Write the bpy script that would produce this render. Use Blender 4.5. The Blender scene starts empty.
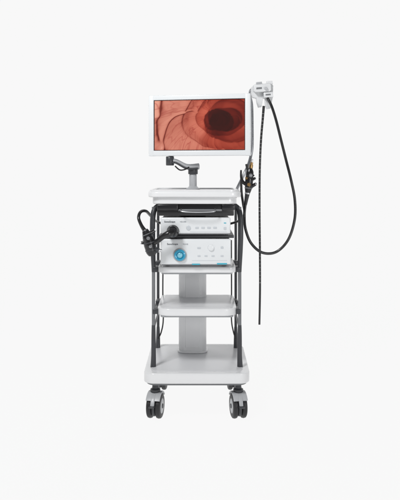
import bpy, bmesh, math, random
import numpy as np
from mathutils import Vector, Matrix
random.seed(4)
scene=bpy.context.scene
S=0.0045; D=3.0; HY=175.0; H=(419-HY)*S
GZ=-0.014   # floor level
def W(px,py,y=0.0):
    k=S*(D+y)/D
    return Vector(((px-200)*k, y, H+(HY-py)*k))
def L(n,y=0.0): return n*S*(D+y)/D

# ---------------- materials
def mat(name,col,rough=0.4,metal=0.0,emit=None,es=0,coat=0.0,var=0.03,bump=0.0,scale=30):
    m=bpy.data.materials.new(name); m.use_nodes=True
    nt=m.node_tree; b=nt.nodes['Principled BSDF']
    b.inputs['Roughness'].default_value=rough; b.inputs['Metallic'].default_value=metal
    b.inputs['Coat Weight'].default_value=coat
    tc=nt.nodes.new('ShaderNodeTexCoord'); n=nt.nodes.new('ShaderNodeTexNoise')
    n.inputs['Scale'].default_value=scale; n.inputs['Detail'].default_value=4
    nt.links.new(tc.outputs['Object'],n.inputs['Vector'])
    r=nt.nodes.new('ShaderNodeValToRGB')
    r.color_ramp.elements[0].position=0.3; r.color_ramp.elements[1].position=0.7
    r.color_ramp.elements[0].color=(*[c*(1-var) for c in col],1)
    r.color_ramp.elements[1].color=(*[min(1,c*(1+var)) for c in col],1)
    nt.links.new(n.outputs['Fac'],r.inputs['Fac']); nt.links.new(r.outputs['Color'],b.inputs['Base Color'])
    mr=nt.nodes.new('ShaderNodeMapRange'); mr.inputs['To Min'].default_value=max(0,rough-0.04); mr.inputs['To Max'].default_value=rough+0.04
    nt.links.new(n.outputs['Fac'],mr.inputs['Value']); nt.links.new(mr.outputs['Result'],b.inputs['Roughness'])
    if bump:
        n2=nt.nodes.new('ShaderNodeTexNoise'); n2.inputs['Scale'].default_value=900
        nt.links.new(tc.outputs['Object'],n2.inputs['Vector'])
        bp=nt.nodes.new('ShaderNodeBump'); bp.inputs['Strength'].default_value=bump; bp.inputs['Distance'].default_value=0.0003
        nt.links.new(n2.outputs['Fac'],bp.inputs['Height']); nt.links.new(bp.outputs['Normal'],b.inputs['Normal'])
    return m
M_white=mat('white_plastic',(0.76,0.765,0.775),0.24,var=0.006,coat=0.3)
M_panel=mat('panel_white',(0.73,0.75,0.765),0.3,var=0.006,coat=0.1)
M_hang=mat('hanger_white',(0.68,0.69,0.70),0.32,var=0.01)
M_lgrey=mat('light_grey_plastic',(0.44,0.45,0.465),0.33,var=0.008)
M_cast=mat('caster_grey',(0.34,0.35,0.365),0.35,var=0.01)
M_inner=mat('tray_inlay',(0.66,0.665,0.68),0.33,var=0.006)
M_btn=mat('button_grey',(0.54,0.57,0.60),0.4,var=0.006)
M_mgrey=mat('mid_grey_plastic',(0.17,0.175,0.185),0.4,var=0.02)
M_dgrey=mat('dark_grey_plastic',(0.042,0.044,0.050),0.36,bump=0.1)
M_black=mat('black_rubber',(0.008,0.008,0.009),0.33,coat=0.25)
M_blackp=mat('black_plastic',(0.011,0.011,0.013),0.25,coat=0.2)
M_tyre=mat('tyre_rubber',(0.016,0.016,0.018),0.5)
M_alu=mat('brushed_aluminium',(0.62,0.63,0.65),0.3,metal=1.0)
M_steel=mat('grey_steel',(0.40,0.41,0.43),0.28,metal=1.0)
M_brass=mat('brass',(0.40,0.25,0.11),0.28,metal=1.0)
M_cyan=mat('cyan_plastic',(0.05,0.42,0.55),0.3,coat=0.3)
M_blue=mat('blue_socket',(0.02,0.30,0.48),0.18,coat=0.7)
M_pale=mat('pale_cyan',(0.20,0.52,0.64),0.2,coat=0.6)
M_mark=mat('white_mark',(0.24,0.24,0.24),0.5)
M_ink=mat('dark_ink',(0.03,0.04,0.06),0.5)
M_inkg=mat('grey_ink',(0.25,0.27,0.3),0.5)

# ---------------- builder
class B:
    def __init__(s): s.v=[]; s.f=[]; s.m=[]; s.mats=[]; s.sm=[]
    def mi(s,m):
        if m not in s.mats: s.mats.append(m)
        return s.mats.index(m)
    def add(s,vs,fs,m,smooth=True,M=None,mfun=None):
        o=len(s.v)
        for v in vs:
            v=Vector(v); s.v.append(M@v if M else v)
        i=s.mi(m)
        for k,f in enumerate(fs):
            s.f.append([a+o for a in f]); s.m.append(s.mi(mfun(k)) if mfun else i); s.sm.append(smooth)
        return s
    def bm(s,bm,m,M=None,smooth=True):
        bm.verts.ensure_lookup_table(); bm.verts.index_update()
        s.add([v.co.copy() for v in bm.verts],[[v.index for v in f.verts] for f in bm.faces],m,smooth,M); bm.free()
        return s
    def box(s,x0,x1,y0,y1,z0,z1,m,bev=0.003,M=None,taper=None,seg=3):
        bm=bmesh.new(); bmesh.ops.create_cube(bm,size=1)
        for v in bm.verts:
            fx=1
            if taper and v.co.z<0: fx=taper
            v.co=Vector(((x0+x1)/2+v.co.x*(x1-x0)*fx,(y0+y1)/2+v.co.y*(y1-y0),(z0+z1)/2+v.co.z*(z1-z0)))
        if bev: bmesh.ops.bevel(bm,geom=bm.edges[:],offset=bev,segments=seg,affect='EDGES',profile=0.5)
        return s.bm(bm,m,M)
    def pbox(s,xa,xb,ya,yb,y,dep,m,bev=0.003,taper=None):
        a=W(xa,ya,y); b=W(xb,yb,y)
        return s.box(a.x,b.x,y,y+dep,b.z,a.z,m,bev,taper=taper)
    def prism(s,pts,z0,z1,m,bev=0.004,M=None,seg=3):
        bm=bmesh.new()
        lo=[bm.verts.new((p[0],p[1],z0)) for p in pts]; hi=[bm.verts.new((p[0],p[1],z1)) for p in pts]
        n=len(pts); bt=bm.faces.new(lo[::-1]); tp=bm.faces.new(hi)
        for i in range(n): bm.faces.new((lo[i],lo[(i+1)%n],hi[(i+1)%n],hi[i]))
        bmesh.ops.recalc_face_normals(bm,faces=bm.faces[:])
        if bev:
            es=set(bt.edges)|set(tp.edges)
            bmesh.ops.bevel(bm,geom=list(es),offset=bev,segments=seg,affect='EDGES',profile=0.5)
        return s.bm(bm,m,M)
    def lathe(s,prof,m,M=None,seg=28,mfun=None):
        vs=[];fs=[]
        for r,z in prof:
            for i in range(seg):
                a=2*math.pi*i/seg; vs.append((max(r,1e-5)*math.cos(a),max(r,1e-5)*math.sin(a),z))
        for j in range(len(prof)-1):
            for i in range(seg):
                fs.append([j*seg+i,j*seg+(i+1)%seg,(j+1)*seg+(i+1)%seg,(j+1)*seg+i])
        fs.append(list(range(seg))[::-1]); fs.append([(len(prof)-1)*seg+i for i in range(seg)])
        return s.add(vs,fs,m,True,M,mfun)
    def cyl(s,a,b,r,m,r2=None,seg=24,bev=0.001):
        a=Vector(a);b=Vector(b);d=b-a;l=d.length; r2=r if r2 is None else r2
        M=Matrix.Translation(a)@d.to_track_quat('Z','Y').to_matrix().to_4x4()
        bev=min(bev,l*0.3,r*0.5,r2*0.5)
        return s.lathe([(r-bev,0),(r,bev),(r2,l-bev),(r2-bev,l)],m,M,seg)
    def tube(s,pts,r,m,seg=14,sub=10,mfun=None,flat=1.0):
        P=[Vector(p) for p in pts]; Rr=r if isinstance(r,(list,tuple)) else [r]*len(P)
        Q=[];RR=[]
        for i in range(len(P)-1):
            p0=P[max(i-1,0)];p1=P[i];p2=P[i+1];p3=P[min(i+2,len(P)-1)]
            for k in range(sub):
                t=k/sub
                Q.append(0.5*((2*p1)+(p2-p0)*t+(2*p0-5*p1+4*p2-p3)*t*t+(3*p1-p0-3*p2+p3)*t**3))
                RR.append(Rr[i]*(1-t)+Rr[i+1]*t)
        Q.append(P[-1]);RR.append(Rr[-1])
        T=[(Q[min(i+1,len(Q)-1)]-Q[max(i-1,0)]).normalized() for i in range(len(Q))]
        up=Vector((0,1,0)) if abs(T[0].y)<0.9 else Vector((1,0,0))
        n=(up-T[0]*up.dot(T[0])).normalized()
        vs=[];fs=[];arc=[0]
        for i,q in enumerate(Q):
            n=(n-T[i]*n.dot(T[i])).normalized(); bn=T[i].cross(n)
            if i: arc.append(arc[-1]+(q-Q[i-1]).length)
            for k in range(seg):
                a=2*math.pi*k/seg
                vs.append(q+n*math.cos(a)*RR[i]+bn*math.sin(a)*RR[i]*flat)
        for j in range(len(Q)-1):
            for k in range(seg): fs.append([j*seg+k,j*seg+(k+1)%seg,(j+1)*seg+(k+1)%seg,(j+1)*seg+k])
        fs.append(list(range(seg))[::-1]); fs.append([(len(Q)-1)*seg+k for k in range(seg)])
        mf=None
        if mfun: mf=lambda k: mfun(arc[min(k//seg,len(arc)-1)])
        return s.add(vs,fs,m,True,None,mf)
    def obj(s,name,parent=None,label=None,M=None):
        me=bpy.data.meshes.new(name); me.from_pydata([tuple(v) for v in s.v],[],s.f)
        for m in s.mats: me.materials.append(m)
        for i,p in enumerate(me.polygons): p.material_index=s.m[i]; p.use_smooth=s.sm[i]
        bm=bmesh.new(); bm.from_mesh(me); bmesh.ops.recalc_face_normals(bm,faces=bm.faces[:]); bm.to_mesh(me); bm.free()
        try: me.set_sharp_from_angle(angle=math.radians(38))
        except Exception: pass
        o=bpy.data.objects.new(name,me); scene.collection.objects.link(o)
        if parent:
            o.parent=parent; o.matrix_parent_inverse=Matrix.Identity(4)
            o.matrix_basis=parent_inv(parent)@(M if M else Matrix.Identity(4))
        elif M: o.matrix_basis=M
        if label: o['label']=label
        return o
def world_of(o):
    return (world_of(o.parent)@o.matrix_basis) if o.parent else o.matrix_basis.copy()
def parent_inv(p): return world_of(p).inverted()
def empty(name,loc,label,cat):
    e=bpy.data.objects.new(name,None); e.empty_display_size=0.1; e.matrix_basis=Matrix.Translation(loc)
    scene.collection.objects.link(e); e['label']=label; e['category']=cat; return e
def rrect(x0,x1,y0,y1,r,seg=8):
    rs=r if isinstance(r,(list,tuple)) else [r]*4
    out=[]
    cs=[(x1,y0,-90,-1,1,rs[0]),(x1,y1,0,-1,-1,rs[1]),(x0,y1,90,1,-1,rs[2]),(x0,y0,180,1,1,rs[3])]
    for cx,cy,a0,sx,sy,rr in cs:
        for k in range(seg+1):
            a=math.radians(a0+90*k/seg)
            out.append((cx+sx*rr+rr*math.cos(a),cy+sy*rr+rr*math.sin(a)))
    return out
def text(s,name,loc,size,m,parent,bold=0.0):
    cu=bpy.data.curves.new('t','FONT'); cu.body=s; cu.size=size; cu.extrude=0.0003; cu.offset=bold
    o=bpy.data.objects.new('t',cu); scene.collection.objects.link(o)
    dg=bpy.context.evaluated_depsgraph_get(); me=bpy.data.meshes.new_from_object(o.evaluated_get(dg))
    bpy.data.objects.remove(o); me.materials.clear(); me.materials.append(m)
    ob=bpy.data.objects.new(name,me); scene.collection.objects.link(ob); ob.parent=parent
    ob.matrix_basis=parent_inv(parent)@Matrix.Translation(loc)@Matrix.Rotation(math.pi/2,4,'X')
    return ob
RX=Matrix.Rotation(math.pi/2,4,'X')

# ================= CART
cx=W(196.5,0,0).x
cart=empty('medical_cart',(cx,0.27,GZ),'tall white rolling medical trolley with shelves, grey posts and four casters','trolley')
Z=lambda py,y=0: W(0,py,y).z
b=B()
xl=W(143.2,0,0).x; xr=W(250.2,0,0).x; zt=Z(373.5); zb=Z(384.2)
pts=rrect(xl,xr,0.0,0.53,[0.05,0.07,0.07,0.05],10)
b.prism(pts,zb,zt,M_white,0.006)
b.prism(rrect(xl+0.03,xr-0.03,0.03,0.50,[0.04,0.05,0.05,0.04],8),zt-0.002,zt+0.003,M_inner,0.002)
b.prism(rrect(xl+0.012,xr-0.012,0.012,0.518,[0.045,0.06,0.06,0.045],8),zb-0.010,zb+0.001,M_mgrey,0.003)
b.obj('base_platform',cart)
b=B()
c0=W(178.5,0,0.33); c1=W(206.5,0,0.33)
b.prism(rrect(c0.x,c1.x,0.33,0.44,0.036,14),zt,Z(200,0.33),M_white,0.002)
b.box(c0.x+0.034,c1.x-0.034,0.3275,0.335,zt+0.03,Z(268,0.33),M_white,0.0025)
b.prism(rrect(c0.x-0.006,c1.x+0.006,0.322,0.450,0.038,12),zt+0.003,zt+0.014,M_white,0.005)
b.obj('column',cart)
def shelf(name,xa,xb,ytop,ybot,y0,y1,rf=0.03):
    b=B(); a=W(xa,ytop,y0); c=W(xb,ybot,y0)
    b.prism(rrect(a.x,c.x,y0,y1,[rf,0.03,0.03,rf],10),c.z,a.z,M_white,0.0045)
    b.prism(rrect(a.x+0.02,c.x-0.02,y0+0.02,y1-0.02,0.02,8),a.z-0.003,a.z+0.002,M_inner,0.0015)
    b.prism(rrect(a.x+0.014,c.x-0.014,y0+0.012,y1-0.012,0.02,8),c.z-0.008,c.z+0.001,M_cast,0.003)
    return b.obj(name,cart)
shelf('shelf',158,236,267,273,0.05,0.40)
shelf('shelf.001',157,237,309,316.3,0.05,0.42,0.06)
for sx in (-1,1):
    for py in (270.5,313):
        for ya,yb2 in ((0.09,0.16),(0.30,0.36)):
            X=(0.202)*sx+cx; z=Z(py,0.05)
            B().box(min(X-sx*0.03,X+sx*0.002),max(X-sx*0.03,X+sx*0.002),ya,yb2,z-0.014,z+0.010,M_dgrey,0.004).obj('shelf_bracket',cart)
for i,sx in enumerate((-1,1)):
    X=cx+sx*L(44.5)
    Xf=X; yf=0.10; yr=0.44
    ztop=Z(209,yf)
    b=B()
    b.tube([(Xf,yf,zt+0.002),(Xf,yf,zt+0.3),(Xf,yf,ztop-0.1),(Xf,yf,ztop+0.01)],0.0080,M_mgrey,16)
    b.tube([(Xf,yr,zt+0.002),(Xf,yr,zt+0.3),(Xf,yr,ztop-0.1),(Xf,yr,ztop+0.01)],0.0070,M_dgrey,16)
    b.tube([(Xf,yf,Z(272,yf)),(Xf,yf,Z(266,yf)),(Xf+sx*0.002,yf-0.004,Z(252,yf)),(Xf+sx*0.004,yf-0.008,Z(235,yf)),(Xf+sx*0.003,yf-0.005,Z(218,yf)),(Xf-sx*0.006,yf+0.005,Z(209,yf)),(Xf-sx*0.03,yf+0.01,Z(205,yf))],[0.0086,0.0100,0.0118,0.0125,0.0125,0.0125,0.0125],M_dgrey,18)
    b.tube([(Xf,yf,Z(325,yf)),(Xf,yf,Z(335,yf)),(Xf,yf,Z(355,yf)),(Xf+sx*0.0015,yf,zt+0.002)],[0.0086,0.0100,0.0112,0.0135],M_dgrey,18)
    b.tube([(Xf,yr,zt+0.11),(Xf,yr,zt+0.06),(Xf+sx*0.001,yr,zt+0.002)],[0.0078,0.010,0.0125],M_dgrey,18)
    for py in (272,313,330):
        zz=Z(py,0.05)-0.006
        b.tube([(Xf,yf,zz),(Xf,0.2,zz),(Xf,0.3,zz),(Xf,yr,zz)],0.005,M_dgrey,10)
    b.obj('side_post',cart)
xk=cx-L(38)
B().tube([(xk,0.40,Z(240,0.4)),(xk-0.004,0.42,Z(290,0.4)),(xk-0.002,0.43,Z(320,0.4)),(xk-0.012,0.43,Z(333,0.4)),(xk-0.028,0.43,Z(340,0.4))],0.0035,M_black).obj('power_cable',cart)
xk=cx+L(39)
B().tube([(xk,0.40,Z(240,0.4)),(xk+0.002,0.42,Z(290,0.4)),(xk+0.002,0.43,Z(320,0.4)),(xk+0.012,0.43,Z(333,0.4)),(xk+0.024,0.43,Z(340,0.4))],0.0035,M_black).obj('power_cable',cart)
b=B()
t0=W(147.5,0,0.0); t1=W(241.5,0,0.0)
ty0,ty1=0.0,0.47
zt1=Z(191.5); zt0=Z(197.5)
b.prism(rrect(t0.x,t1.x,ty0,ty1,[0.05,0.06,0.06,0.05],12),zt0,zt1,M_white,0.007)
def ring(b,x0,x1,y0,y1,r,w,z0,z1,m):
    o=rrect(x0,x1,y0,y1,r,12); n=rrect(x0+w,x1-w,y0+w,y1-w,max(r-w,0.005),12); N=len(o)
    vs=[(p[0],p[1],z0) for p in o]+[(p[0],p[1],z1-0.002) for p in o]+[(p[0]+(q[0]-p[0])*0.3,p[1]+(q[1]-p[1])*0.3,z1) for p,q in zip(o,n)]+[(p[0]+(q[0]-p[0])*0.75,p[1]+(q[1]-p[1])*0.75,z1) for p,q in zip(o,n)]+[(q[0],q[1],z0) for q in n]
    fs=[]
    for k in range(4):
        for i in range(N): fs.append([k*N+i,k*N+(i+1)%N,(k+1)*N+(i+1)%N,(k+1)*N+i])
    b.add(vs,fs,m)
ring(b,t0.x+0.006,t1.x-0.006,ty0+0.006,ty1-0.006,0.05,0.016,zt1-0.002,zt1+0.008,M_white)
b.prism(rrect(t0.x+0.028,t1.x-0.028,ty0+0.028,ty1-0.03,0.035,10),zt1-0.001,zt1+0.002,M_inner,0.001)
b.prism(rrect(t0.x+0.02,t1.x-0.02,ty0+0.014,ty1-0.02,0.04,10),Z(204.2),zt0+0.001,M_white,0.005)
b.obj('top_tray',cart)
b=B()
b.pbox(157,234,204.6,215.8,0.03,0.34,M_blackp,0.004)
b.pbox(178,222,209.2,211.2,0.02,0.03,M_mgrey,0.003)
b.pbox(157,178,204.5,210.5,0.012,0.05,M_blackp,0.004)
b.pbox(222,235,204.5,210,0.016,0.05,M_blackp,0.004)
b.obj('drawer',cart)
h=[W(181,209,0.02),W(182,211.5,-0.005),W(198,212.2,-0.01),W(214,211.5,-0.005),W(215,209,0.02)]
B().tube(h,0.0028,M_alu,10).obj('drawer_handle',cart)
b=B(); b.pbox(159,234,235.2,238,0.05,0.33,M_dgrey,0.002); b.obj('device_deck',cart)

# casters
def caster(loc,yaw):
    M=Matrix.Translation(loc)@Matrix.Rotation(yaw,4,'Z')
    R=0.056
    b=B()
    Mh=Matrix.Translation((0,0,R))@RX
    b.prism([(math.cos(math.radians(a))*0.050,math.sin(math.radians(a))*0.050) for a in range(-50,231,14)],-0.007,0.007,M_dgrey,0.002,Mh)
    # fork arm: narrow light strap between the wheels, front and back
    b.prism([(0.0665,0.018),(0.055,0.045),(0.030,0.062),(-0.030,0.062),(-0.055,0.045),(-0.0665,0.018),(-0.058,0.012),(-0.045,0.03),(0.045,0.03),(0.058,0.012)],-0.0085,0.0085,M_lgrey,0.002,Mh)
    out=[(math.cos(math.radians(a))*0.0665,math.sin(math.radians(a))*0.0665) for a in range(36,145,6)]
    inn=[(math.cos(math.radians(a))*0.0600,math.sin(math.radians(a))*0.0600) for a in range(144,35,-6)]
    b.prism(out+inn,-0.0325,0.0325,M_lgrey,0.0025,Mh)
    b.lathe([(0.020,R+0.058),(0.023,R+0.064),(0.023,R+0.076),(0.015,R+0.082),(0.013,zb-0.006-GZ)],M_dgrey)
    b.box(-0.082,-0.060,-0.013,0.013,R+0.012,R+0.019,M_dgrey,0.003)
    c=b.obj('caster',cart,M=M)
    for sgn in (-1,1):
        w=0.0225
        Mt=Matrix.Translation((0,sgn*0.0205,R))@RX
        t=B(); t.lathe([(0.036,-w/2),(R-0.006,-w/2),(R-0.002,-w/2+0.003),(R,0),(R-0.002,w/2-0.003),(R-0.006,w/2),(0.036,w/2)],M_tyre,Mt,40)
        t.obj('tyre',c,M=M)
        t=B()
        t.lathe([(0.005,-w/2-0.002),(0.028,-w/2-0.0015),(0.036,-w/2+0.001),(0.0365,w/2-0.001),(0.028,w/2+0.0015),(0.005,w/2+0.002)],M_lgrey,Mt,32)
        t.lathe([(0.009,-w/2-0.005),(0.011,-w/2-0.003),(0.011,w/2+0.003),(0.009,w/2+0.005)],M_dgrey,Mt,20)
        t.obj('hub',c,M=M)
    return c
wx0=W(154.6,0,0).x; wx1=W(238.9,0,0).x
caster((wx0,0.055,GZ),math.radians(80)); caster((wx1,0.055,GZ),math.radians(100))
caster((wx0,0.46,GZ),math.radians(84)); caster((wx1,0.46,GZ),math.radians(95))

# monitor arm
b=B(); ym=0.30
p=W(193,0,ym).x; ztr=zt1
b.lathe([(0.034,0),(0.034,0.008),(0.024,0.014),(0.019,0.02),(0.0185,0.075),(0.017,0.078)],M_lgrey,Matrix.Translation((p,ym,ztr)))
b.lathe([(0.022,0),(0.024,0.003),(0.024,0.03),(0.02,0.034)],M_dgrey,Matrix.Translation((p,ym,ztr+0.078)))
J2=W(170,161,ym-0.04)
zA=ztr+0.112
b.tube([Vector((p+0.028,ym,zA+0.005)),Vector((p-0.03,ym-0.015,zA+0.004)),Vector((J2.x+0.03,ym-0.035,J2.z-0.002)),Vector((J2.x,ym-0.04,J2.z))],[0.020,0.0165,0.014,0.014],M_lgrey,18,flat=0.8)
b.tube([Vector((p+0.024,ym-0.02,zA-0.006)),Vector((p-0.03,ym-0.034,zA-0.006)),Vector((J2.x+0.03,ym-0.052,J2.z-0.010)),Vector((J2.x+0.012,ym-0.055,J2.z-0.010))],0.0045,M_dgrey,12)
b.lathe([(0.018,-0.022),(0.02,-0.019),(0.02,0.019),(0.018,0.022)],M_dgrey,Matrix.Translation((J2.x,ym-0.04,J2.z)))
J3=W(196,140,0.30)
b.tube([Vector((J2.x,ym-0.04,J2.z+0.03)),Vector((J2.x+0.04,ym,J2.z+0.05)),Vector((J3.x-0.03,J3.y-0.01,J3.z-0.02)),Vector((J3.x,J3.y-0.02,J3.z+0.06))],0.014,M_lgrey,16)
b.tube([W(175,166,0.25),W(180,170,0.25),W(186,169,0.26),W(190,166,0.28)],0.0035,M_black)
b.obj('monitor_arm',cart)

# ================= MONITOR
yc=0.22; ctr=W(199.2,125.3,yc)
mw,mh=0.499,0.296
Mm=Matrix.Translation(ctr)@Matrix.Rotation(math.radians(-11),4,'Z')
mon=bpy.data.objects.new('monitor',None); mon.matrix_basis=Mm; scene.collection.objects.link(mon)
mon['label']='white framed flat medical monitor showing a red colonoscopy picture'; mon['category']='monitor'
b=B()
bw=0.0255; bt=0.0235
b.box(-mw/2,-mw/2+bw,-0.012,0.02,-mh/2,mh/2,M_panel,0.003)
b.box(mw/2-bw,mw/2,-0.012,0.02,-mh/2,mh/2,M_panel,0.003)
b.box(-mw/2+bw-0.004,mw/2-bw+0.004,-0.0115,0.0195,mh/2-bt,mh/2-0.0006,M_panel,0.003)
b.box(-mw/2+bw-0.004,mw/2-bw+0.004,-0.0115,0.0195,-mh/2+0.0006,-mh/2+bt+0.003,M_panel,0.003)
b.box(-mw/2+0.012,mw/2-0.012,0.012,0.042,-mh/2+0.012,mh/2-0.012,M_lgrey,0.012)
b.box(-0.06,0.06,0.04,0.06,-0.06,0.06,M_mgrey,0.004)
b.obj('frame',mon,M=Mm)
sw=mw-2*bw; zlo=-mh/2+bt+0.003; zhi=mh/2-bt
b=B(); q=0.003
o4=[(-sw/2,zlo),(sw/2,zlo),(sw/2,zhi),(-sw/2,zhi)]; i4=[(-sw/2+q,zlo+q),(sw/2-q,zlo+q),(sw/2-q,zhi-q),(-sw/2+q,zhi-q)]
vs=[(x,-0.0085,z) for x,z in o4]+[(x,-0.0085,z) for x,z in i4]+[(x,0.0,z) for x,z in o4]+[(x,0.0,z) for x,z in i4]
fs=[]
for k in range(4):
    n=(k+1)%4
    fs+=[(k,n,4+n,4+k),(4+k,4+n,12+n,12+k),(8+k,12+k,12+n,8+n),(k,8+k,8+n,n)]
b.add(vs,fs,M_blackp,False); b.obj('bezel',mon,M=Mm)
# --- endoscopic picture: a small numpy ray-march of a folded tunnel
NX,NY=640,368
TAB={}
def vnoise(x,y,seed):
    if seed not in TAB: TAB[seed]=np.random.RandomState(seed).rand(256,256)
    r=TAB[seed]
    xi=np.floor(x).astype(int); yi=np.floor(y).astype(int); fx=x-xi; fy=y-yi
    fx=fx*fx*fx*(fx*(fx*6-15)+10); fy=fy*fy*fy*(fy*(fy*6-15)+10)
    g=lambda a,c: r[a%256,c%256]
    return (g(xi,yi)*(1-fx)+g(xi+1,yi)*fx)*(1-fy)+(g(xi,yi+1)*(1-fx)+g(xi+1,yi+1)*fx)*fy
def fbm(x,y,seed,o=4):
    t=0;a=0.5;s=0
    for k in range(o):
        t=t+a*vnoise(x*2**k+17*k,y*2**k+9*k,seed+k); s+=a; a*=0.5
    return t/s
def sm(a,b2,x):
    t=np.clip((x-a)/(b2-a),0,1); return t*t*(3-2*t)
asp=sw/(zhi-zlo)
uu,vv=np.meshgrid(np.linspace(-asp/2,asp/2,NX),np.linspace(-0.5,0.5,NY))
dirs=np.stack([uu*1.30,vv*1.30,np.ones_like(uu)],-1); dirs/=np.linalg.norm(dirs,axis=-1,keepdims=True)
dirs=dirs.reshape(-1,3)
def axis(z):
    zb_=np.clip(z-1.5,0,9)
    return 0.17+0.44*z-0.30*zb_**2, 0.09*z+0.12*zb_**2
def sdf(P,fine=False):
    ax,ay=axis(P[:,2]); X=P[:,0]-ax; Y=P[:,1]-ay
    rr=np.sqrt(X*X+Y*Y)+1e-6; t=np.arctan2(Y,X); c=X/rr; s=Y/rr; z=P[:,2]
    wob=0.20*np.cos(t-0.9)+0.10*np.sin(2*t+z*1.2)+0.04*np.sin(3*t-z*1.8)+0.24*(vnoise(c*1.3+z*0.9+9,s*1.3-z*1.0+5,5)-0.5)
    ph=(z+wob)/0.29
    idx=np.floor(ph); f=ph-idx
    prof=np.where(f<0.5,np.exp(-((f-0.5)/0.21)**2),np.exp(-((f-0.5)/0.14)**2))
    lob=0.22+0.78*(0.5+0.5*np.cos(2*t+idx*2.1+0.8))
    A=(0.070+0.075*sm(0.3,1.0,z))*lob
    R=0.61-0.03*z-A*prof+0.11*(vnoise(c*1.6+z*1.2+40,s*1.6-z*1.4+40,6)-0.5)
    R=R-0.020*np.exp(-((vnoise(c*2.4+z*2.6+90,s*2.4-z*2.0+17,9)-0.5)/0.08)**2)
    if fine:
        R=R+0.012*(fbm(c*6+z*5+60,s*6-z*6+60,7,3)-0.5)
    return R-rr
P=np.zeros_like(dirs); tt=np.full(len(dirs),0.05)
for k in range(100):
    P=dirs*tt[:,None]; d=sdf(P); tt=tt+np.clip(d*0.40,-0.02,0.12)
    tt=np.clip(tt,0.02,6)
P=dirs*tt[:,None]
e=0.007; G=np.zeros_like(P); d0=sdf(P,True)
for a in range(3):
    Q=P.copy(); Q[:,a]+=e; G[:,a]=(sdf(Q,True)-d0)/e
N=G/(np.linalg.norm(G,axis=1,keepdims=True)+1e-9)
lpos=np.array([-0.10,0.12,-0.05]); Lv=lpos-P; ld=np.linalg.norm(Lv,axis=1); Lv/=ld[:,None]
ndl=np.clip((N*Lv).sum(1),0,1)
fall=1/(0.58+0.62*ld**2.1)
ax,ay=axis(P[:,2]); X=P[:,0]-ax; Y=P[:,1]-ay; rr=np.sqrt(X*X+Y*Y); c=X/rr; s=Y/rr; z=P[:,2]
rec=sm(0.46,0.64,rr)
I=(0.11+1.18*ndl**0.9)*fall*(1-0.36*rec)
I*=0.80+0.4*fbm(c*3+z*2+80,s*3-z*2.5+80,140,3)
I*=1-0.95*sm(0.62,2.15,tt)
v1=fbm(c*2.6+z*3.2+20,s*3.0-z*2.4+20,51,3); v2=fbm(c*5.5+z*5+11,s*6-z*5+31,61,3); v3=fbm(c*1.8+z*1.6+70,s*2.4-z*3.3+12,75,2); v4=fbm(c*9+z*8+1,s*9-z*9+3,66,2)
vein=np.exp(-((v1-0.5)/0.017)**2)*1.0+np.exp(-((v2-0.5)/0.022)**2)*0.75+np.exp(-((v3-0.52)/0.012)**2)*1.0+np.exp(-((v4-0.5)/0.03)**2)*0.35
vein=np.clip(vein,0,1)*(0.60+0.40*sm(0.35,0.6,fbm(c*2+z*2+5,s*2-z*2+5,131,2)))*sm(1.4,0.7,tt)
I=np.clip(I,0,3)
tone=np.clip(1-np.exp(-I*1.12),0,1)
sat=sm(0.3,1.1,tt)
r_=0.90*tone**0.95; g_=(0.45-0.20*sat)*tone**1.65; b_=(0.33-0.18*sat)*tone**1.75
col=np.stack([r_,g_,b_],-1)
col*=1-vein[:,None]*np.array([0.32,0.62,0.58])
V=-dirs; Hh=Lv+V; Hh/=np.linalg.norm(Hh,axis=1,keepdims=True)
ndh=np.clip((N*Hh).sum(1),0,1); spk=ndh**60*fall*sm(0.56,0.72,vnoise(c*20+z*22,s*20-z*21,151))*1.1*sm(0.34,0.5,tt)*sm(1.15,0.8,tt)
col+=np.clip(spk,0,1)[:,None]*np.array([0.5,0.43,0.38])
col=col+np.array([0.026,0.0035,0.002])
col=np.clip(col,0.002,1).reshape(NY,NX,3)
tmap=sm(0.9,1.6,tt).reshape(NY,NX,1)
def blur(c_,n):
    for _ in range(n):
        pad=np.pad(c_,((1,1),(1,1),(0,0)),'edge')
        c_=(pad[:-2,1:-1]+pad[2:,1:-1]+pad[1:-1,:-2]+pad[1:-1,2:]+4*pad[1:-1,1:-1])/8
    return c_
col=blur(col,2); soft=blur(col,26); tm=blur(tmap,20)
col=col*(1-tm*0.85)+soft*tm*0.85     # lens focus falls off deep in the lumen
xs=np.linspace(-sw/2+0.003,sw/2-0.003,NX); zs=np.linspace(zlo+0.003,zhi-0.003,NY)
vs=[(x,-0.004,z) for z in zs for x in xs]
fs=[(j*NX+i,j*NX+i+1,(j+1)*NX+i+1,(j+1)*NX+i) for j in range(NY-1) for i in range(NX-1)]
me=bpy.data.meshes.new('screen'); me.from_pydata(vs,[],fs)
ca=me.color_attributes.new('picture','FLOAT_COLOR','POINT')
ca.data.foreach_set('color',np.concatenate([col,np.ones((NY,NX,1))],2).astype(np.float32).ravel())
ms=bpy.data.materials.new('screen_picture'); ms.use_nodes=True; nt=ms.node_tree; pb=nt.nodes['Principled BSDF']
at=nt.nodes.new('ShaderNodeAttribute'); at.attribute_name='picture'
pb.inputs['Base Color'].default_value=(0.005,0.005,0.005,1); pb.inputs['Roughness'].default_value=0.5; pb.inputs['Specular IOR Level'].default_value=0.1
nt.links.new(at.outputs['Color'],pb.inputs['Emission Color']); pb.inputs['Emission Strength'].default_value=1.0
me.materials.append(ms)
so=bpy.data.objects.new('screen',me); scene.collection.objects.link(so); so.parent=mon

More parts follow.
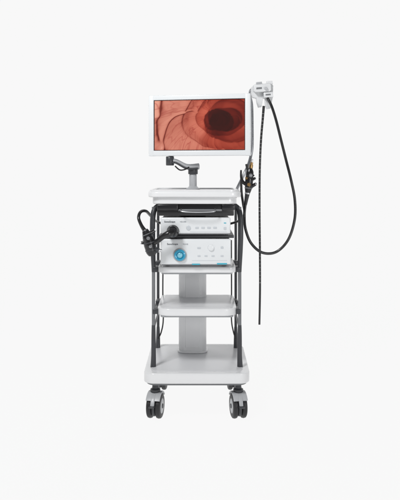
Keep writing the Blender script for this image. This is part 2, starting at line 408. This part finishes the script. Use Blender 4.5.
# ================= PROCESSOR (upper)
ypf=0.03
def device(name,label,cat,xa,xb,ya,yb,dep):
    a=W(xa,ya,ypf); c=W(xb,yb,ypf)
    e=empty(name,((a.x+c.x)/2,ypf+dep/2,c.z),label,cat)
    B().box(a.x+0.004,c.x-0.004,ypf+0.014,ypf+dep,c.z+0.006,a.z-0.002,M_inner,0.004).obj('housing',e)
    b=B()
    b.box(a.x,c.x,ypf,ypf+0.02,c.z+0.004,a.z,M_panel,0.006)
    b.box(a.x+0.006,c.x-0.006,ypf+0.003,ypf+0.018,c.z,c.z+0.008,M_mgrey,0.001)
    b.obj('front_panel',e)
    for fx in (a.x+0.03,c.x-0.03):
        for fy in (ypf+0.04,ypf+dep-0.04):
            B().lathe([(0.01,-0.006),(0.012,-0.004),(0.012,0.008)],M_blackp,Matrix.Translation((fx,fy,c.z))).obj('rubber_foot',e)
    return e
d1=device('video_processor','white endoscope video processor with black round connector plugged in front','medical device',160.5,230.5,217.5,234.5,0.32)
text('SonoScape',"brand_lettering",W(164.2,222.5,ypf)+Vector((0,-0.0006,0)),0.0115,M_ink,d1,0.0001)
text('HD-500','model_lettering',W(180,222.4,ypf)+Vector((0,-0.0006,0)),0.0085,M_inkg,d1)
def knob(px,py,prof,m,name,par,seg=32):
    b=B(); b.lathe([(L(r_),z_) for r_,z_ in prof],m,Matrix.Translation(W(px,py,ypf))@RX,seg); return b.obj(name,par)
def buttons(par,items):
    for px,py,w,h_,m in items:
        a=W(px-w/2,py-h_/2,ypf); c=W(px+w/2,py+h_/2,ypf)
        B().box(a.x,c.x,ypf-0.0015,ypf+0.002,c.z,a.z,m,0.0007).obj('button',par)
buttons(d1,[(197,227.8,3.4,1.8,M_btn),(203,227.8,3.4,1.8,M_btn),(209,227.8,3.4,1.8,M_btn),(215,227.8,3.4,1.8,M_btn),(225,223,2.4,0.9,M_cyan),(225,228.5,2.6,2.6,M_btn)])
a=W(190,231.8,ypf); c=W(227,232.15,ypf); B().box(a.x,c.x,ypf-0.0006,ypf+0.001,c.z,a.z,M_btn,0).obj('trim_line',d1)
knob(188.5,228,[(2.3,-0.001),(2.3,0.002),(1.9,0.003),(1.2,0.003)],M_btn,'socket',d1)
# ================= LIGHT SOURCE (lower)
d2=device('light_source','white endoscope light source with cyan round socket and grey dial','medical device',160.5,231,239,265.5,0.32)
text('SonoScape','brand_lettering',W(167,244.9,ypf)+Vector((0,-0.0006,0)),0.0115,M_ink,d2,0.0001)
text('VLS-55','model_lettering',W(182.8,244.8,ypf)+Vector((0,-0.0006,0)),0.0085,M_inkg,d2)
knob(180,255,[(6.9,-0.001),(6.9,0.003),(6.6,0.005),(6.0,0.006)],M_lgrey,'socket_ring',d2,40)
knob(180,255,[(6.0,0.004),(6.0,0.008),(5.5,0.013),(4.4,0.015),(3.8,0.014),(3.3,0.009),(1.0,0.009)],M_blue,'light_guide_socket',d2,40)
b=B()
b.lathe([(L(2.7),0.006),(L(2.7),0.012),(L(2.2),0.0145),(L(0.8),0.016)],M_pale,Matrix.Translation(W(180,255,ypf))@RX,24)
b.obj('socket_core',d2)
knob(211,247.8,[(3.3,-0.001),(3.3,0.001),(3.0,0.001),(2.9,0.005),(2.5,0.006)],M_panel,'dial',d2)
buttons(d2,[(199,248,3.4,1.6,M_btn),(222,247.5,2.6,2.2,M_btn),(199,256,2.8,1.4,M_btn),(206,256,2.8,1.4,M_btn),(213,256,2.8,1.4,M_btn),(222,256,2.8,1.4,M_btn),(196,264.3,8,1.2,M_cyan),(222,263.8,10,1.4,M_cyan)])
a=W(192,260.5,ypf); c=W(227,260.8,ypf); B().box(a.x,c.x,ypf-0.0006,ypf+0.001,c.z,a.z,M_btn,0).obj('trim_line',d2)

# ================= HANGER
hang=B(); yh=0.24
hang.tube([W(234.5,196,0.30),W(236.5,190,0.28),W(239.8,183,yh+0.03),W(244.2,174,yh+0.03),W(248.2,165,yh+0.04),W(250.8,156,yh+0.05),W(252.3,146,yh+0.05),W(252.4,125,yh+0.05),W(252.0,106,yh+0.05),W(250.6,98,yh+0.05),W(249.8,93,yh+0.04),W(251.0,89.8,yh+0.02),W(255,90,yh)],[0.0075]*6+[0.0068]+[0.0062]*6,M_steel,16)
hang.cyl(W(234.5,197,0.30),W(236,189.5,0.29),0.013,M_mgrey)
hang.obj('hanger_pole',cart)
def poly(b,pp,y0,y1,m,bev=0.002):
    pts=[(W(a_,c_,yh).x,W(a_,c_,yh).z) for a_,c_ in pp][::-1]
    b.prism(pts,-y1,-y0,m,bev,RX,3)
b=B()
# rear plate with two hooks
poly(b,[(251,87.5),(254.5,84.6),(271,83.4),(273,86),(272.6,97.5),(270.4,108.4),(266.6,109),(265,104.5),(264.6,98.6),(262.6,98.6),(261.4,107),(258.2,107.6),(256.6,103),(256,98.4),(252.5,97.6),(251,94)],yh-0.012,yh+0.018,M_hang,0.0025)
# front cradle box, slightly tilted
poly(b,[(253.6,85.8),(268.8,84.4),(270.2,85.8),(270.4,91.2),(268.8,92.6),(254.4,93.2),(253.2,91.8)],yh-0.040,yh-0.010,M_hang,0.003)
poly(b,[(262.8,93.6),(271.8,93.0),(272.2,98.0),(263.2,98.6)],yh-0.046,yh-0.011,M_hang,0.0025)
poly(b,[(266.2,81.8),(271.6,81.6),(272.2,84.6),(266.0,85.2)],yh-0.030,yh+0.004,M_hang,0.002)
poly(b,[(256,82.6),(261.5,82.2),(261.8,85),(256,85.5)],yh-0.020,yh+0.006,M_lgrey,0.0018)
poly(b,[(255.6,88.6),(261.0,88.2),(261.1,90.0),(255.7,90.4)],yh-0.0415,yh-0.036,M_mgrey,0.0006)
poly(b,[(264.6,95.2),(269.6,94.9),(269.7,96.3),(264.7,96.6)],yh-0.0475,yh-0.042,M_mgrey,0.0006)
b.cyl(W(266,88.5,yh-0.036),W(266,88.5,yh-0.050),0.0075,M_lgrey)
b.obj('scope_hanger',cart)

# ================= ENDOSCOPE
ys=0.17
sc=empty('endoscope',W(247,205,ys),'black flexible endoscope draped over the hanger in a long loop','endoscope')
b=B()
loop=[W(247.3,194,ys),W(245.3,205,ys),W(244.4,216,ys),W(245.5,229,ys-0.01),W(251,243,ys-0.01),W(262,252.5,ys-0.01),W(276,252,ys),W(288,240,ys),W(294.5,220,ys+0.01),W(294.8,200,ys+0.02),W(291,180,ys+0.02),W(286,160,ys+0.03),W(281,140,ys+0.03),W(276,120,ys+0.03),W(271.5,106,ys+0.03),W(267.5,98,ys+0.04)]
b.tube(loop,[0.0075]+[0.0066]*(len(loop)-1),M_black,16,14)
b.obj('universal_cord',sc)
b=B()
ins=[W(263.8,106,ys+0.03),W(262.8,118,ys+0.03),W(261,140,ys+0.02),W(259.8,170,ys+0.02),W(259.6,210,ys+0.02),W(259.9,250,ys+0.02),W(260,290,ys+0.02),W(259.4,324.5,ys+0.02)]
def mk(a):
    return M_mark if ((a%0.018)<0.0016 and 0.03<a<0.85) else M_black
b.tube(ins,[0.0066,0.0058,0.0055,0.0053,0.0052,0.0052,0.0052,0.005],M_black,14,140,mfun=mk)
b.obj('insertion_tube',sc)
b=B()
b.tube([W(249.6,168,ys),W(249.8,172,ys),W(249.2,180,ys),W(248.4,188,ys),W(247.4,194,ys)],[0.010,0.018,0.0195,0.0175,0.010],M_blackp,22,8)
b.tube([W(247.5,193,ys),W(246.4,199,ys),W(245.3,205,ys)],[0.012,0.0095,0.0075],M_black,18)
b.tube([W(246,184,ys),W(243,182,ys),W(241.2,177,ys),W(241,170,ys)],[0.010,0.008,0.006,0.004],M_blackp,14)
b.cyl(W(251,187,ys),W(255.5,184,ys-0.01),0.008,M_blackp)
b.cyl(W(255.3,184.1,ys-0.01),W(256.3,183.4,ys-0.012),0.0065,M_alu)
b.cyl(W(252,180,ys),W(255.3,178,ys-0.01),0.006,M_dgrey)
b.cyl(W(247.55,192.6,ys),W(247.35,194.2,ys),0.0128,M_alu)
b.cyl(W(248.5,187.6,ys),W(248.4,188.6,ys),0.0188,M_mgrey)
b.obj('control_body',sc)
b=B()
K=W(250.2,175.5,ys)
b.cyl(K+Vector((0,-0.014,0)),K+Vector((0,-0.034,0)),0.014,M_blackp)
b.cyl(K+Vector((0,-0.034,0)),K+Vector((0,-0.042,0)),0.009,M_mgrey)
b.cyl(K+Vector((0,-0.042,0)),K+Vector((0,-0.046,0)),0.0045,M_alu)
for k in range(6):
    a=k*math.pi/3; c=K+Vector((math.cos(a)*0.0135,-0.015,math.sin(a)*0.0135))
    b.cyl(c,c+Vector((0,-0.018,0)),0.0042,M_blackp)
b.obj('angulation_knob',sc)
def valve(a,c,r_,m): B().cyl(a,c,r_,m).obj('valve',sc)
valve(W(248.4,184.5,ys)+Vector((0,-0.016,0)),W(248.4,184.5,ys)+Vector((0,-0.032,0)),0.0085,M_brass)
valve(W(246.6,178.5,ys)+Vector((0,-0.012,0)),W(245.9,178,ys)+Vector((0,-0.03,0)),0.0060,M_brass)
valve(W(250.6,169,ys),W(251.4,164.8,ys),0.0090,M_brass)
valve(W(251.35,165,ys),W(251.8,162.3,ys),0.0068,M_brass)
valve(W(247.6,169.5,ys),W(246.4,164,ys),0.0065,M_blackp)
valve(W(251.7,162.8,ys),W(252.1,159,ys),0.0045,M_alu)
# left-hand connectors
yl=-0.015
c=W(173,231.0,ypf)
b=B()
b.lathe([(0.021,-0.001),(0.0275,0.002),(0.0285,0.006),(0.0275,0.010),(0.0245,0.012),(0.0245,0.024),(0.0265,0.027),(0.0265,0.038),(0.023,0.044),(0.019,0.056),(0.015,0.060)],M_blackp,Matrix.Translation(c)@RX,36)
b.lathe([(0.0250,0.0165),(0.0253,0.0175),(0.0253,0.0195),(0.0250,0.0205)],M_mgrey,Matrix.Translation(c)@RX,36)
b.obj('video_connector',sc)
b=B()
b.tube([c+Vector((0,-0.044,0)),c+Vector((-0.018,-0.062,-0.008)),W(162.5,237,-0.03),W(157.5,241,-0.025),W(153,243,-0.02),W(149.5,243,yl)],[0.018,0.0165,0.0125,0.0115,0.0115,0.0115],M_black,20)
b.obj('video_cable',sc)
b=B()
b.tube([W(152.5,255.5,yl),W(151.6,252,yl),W(150.0,245,yl),W(147.6,237,yl),W(144.8,229.5,yl)],[0.015,0.0245,0.0275,0.0235,0.012],M_blackp,22)
for (pa,pb_,rr_,mm) in (((149.5,243.0),(149.2,241.9),0.0285,M_dgrey),((151.2,250.4),(150.95,249.4),0.0268,M_dgrey),((146.7,234.6),(146.4,233.9),0.0206,M_mgrey),((145.3,230.9),(145.0,230.1),0.0138,M_alu)):
    b.tube([W(*pa,yl),W(*pb_,yl)],[rr_,rr_],mm,24)
b.cyl(W(153,249.5,yl-0.005),W(158.0,250.2,yl+0.005),0.013,M_dgrey)
b.cyl(W(157.8,250.2,yl+0.005),W(159.4,250.4,yl+0.008),0.0105,M_alu)
b.cyl(W(159.2,250.4,yl+0.008),W(161.8,250.7,yl+0.012),0.006,M_alu)
b.cyl(W(148.4,238.5,yl-0.018),W(148.2,238.3,yl-0.034),0.008,M_mgrey)
b.cyl(W(150.4,246.5,yl-0.020),W(150.4,246.5,yl-0.034),0.0065,M_alu)
b.cyl(W(146,241.5,yl),W(141.4,243,yl),0.0075,M_blackp)
b.cyl(W(141.6,242.9,yl),W(140.4,243.4,yl),0.0055,M_alu)
b.cyl(W(148.6,234,yl),W(154.5,230.5,yl+0.01),0.009,M_blackp)
b.cyl(W(154.3,230.6,yl+0.01),W(155.6,229.8,yl+0.012),0.0065,M_alu)
b.obj('light_guide_connector',sc)
b=B()
b.tube([W(145.0,231,yl),W(141.2,225,yl),W(138.6,217.5,yl+0.01),W(140.8,211.8,yl+0.04),W(146,211.2,yl+0.1),W(151,216,yl+0.2),W(158,222,0.36),W(180,228,0.40),W(215,226,0.40),W(236,222,0.36),W(244,215,0.27),W(243,203,0.2),W(241.5,192,ys+0.01),W(241.1,176,ys)],[0.010,0.0078]+[0.0072]*4+[0.006]*6+[0.006,0.005],M_black,14)
b.obj('connector_cord',sc)

# ================= backdrop
prof=[(-5,GZ),(-2,GZ),(1.5,GZ)]
for k in range(1,13):
    a=math.radians(90*k/12); prof.append((1.5+1.5*math.sin(a),GZ+1.5-1.5*math.cos(a)))
prof.append((3.0,6.0))
vs=[];fs=[]
for y,z in prof: vs+=[(-9,y,z),(9,y,z)]
for i in range(len(prof)-1): fs.append((2*i,2*i+1,2*i+3,2*i+2))
me=bpy.data.meshes.new('backdrop'); me.from_pydata(vs,[],fs)
for p in me.polygons: p.use_smooth=True
mb=bpy.data.materials.new('glowing_backdrop'); mb.use_nodes=True; nt=mb.node_tree; pb=nt.nodes['Principled BSDF']
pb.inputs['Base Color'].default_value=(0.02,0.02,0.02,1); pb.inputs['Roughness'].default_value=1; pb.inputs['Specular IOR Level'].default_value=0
pb.inputs['Emission Color'].default_value=(1,1,1,1); pb.inputs['Emission Strength'].default_value=0.925  # evenly lit white put in as emission, so sheet takes almost no shadow
me.materials.append(mb)
bd=bpy.data.objects.new('backdrop',me); scene.collection.objects.link(bd); bd['kind']='structure'; bd['label']='seamless studio floor and backdrop, glowing plain white'

# ================= light
w=bpy.data.worlds.new('World'); scene.world=w; w.use_nodes=True
w.node_tree.nodes['Background'].inputs['Color'].default_value=(0.98,0.99,1,1); w.node_tree.nodes['Background'].inputs['Strength'].default_value=0.20
def area(loc,tgt,size,e):
    l=bpy.data.lights.new('softbox','AREA'); l.size=size; l.energy=e
    o=bpy.data.objects.new('softbox',l); o.location=loc; o.rotation_euler=(Vector(tgt)-Vector(loc)).to_track_quat('-Z','Y').to_euler()
    scene.collection.objects.link(o)
area((-1.2,-1.8,3.1),(0,0.2,0.7),0.7,70)
area((1.6,-2.6,1.0),(0,0.2,0.45),0.9,20)
cam=bpy.data.cameras.new('Camera'); co=bpy.data.objects.new('Camera',cam); scene.collection.objects.link(co)
co.location=(0,-D,H); co.rotation_euler=(math.pi/2,0,0)
cam.sensor_width=36; cam.sensor_fit='AUTO'; cam.lens=36*D/(500*S); cam.shift_y=-(250-HY)/500; cam.clip_end=200
scene.camera=co
scene.view_settings.view_transform='Standard'; scene.view_settings.look='None'; scene.view_settings.exposure=0
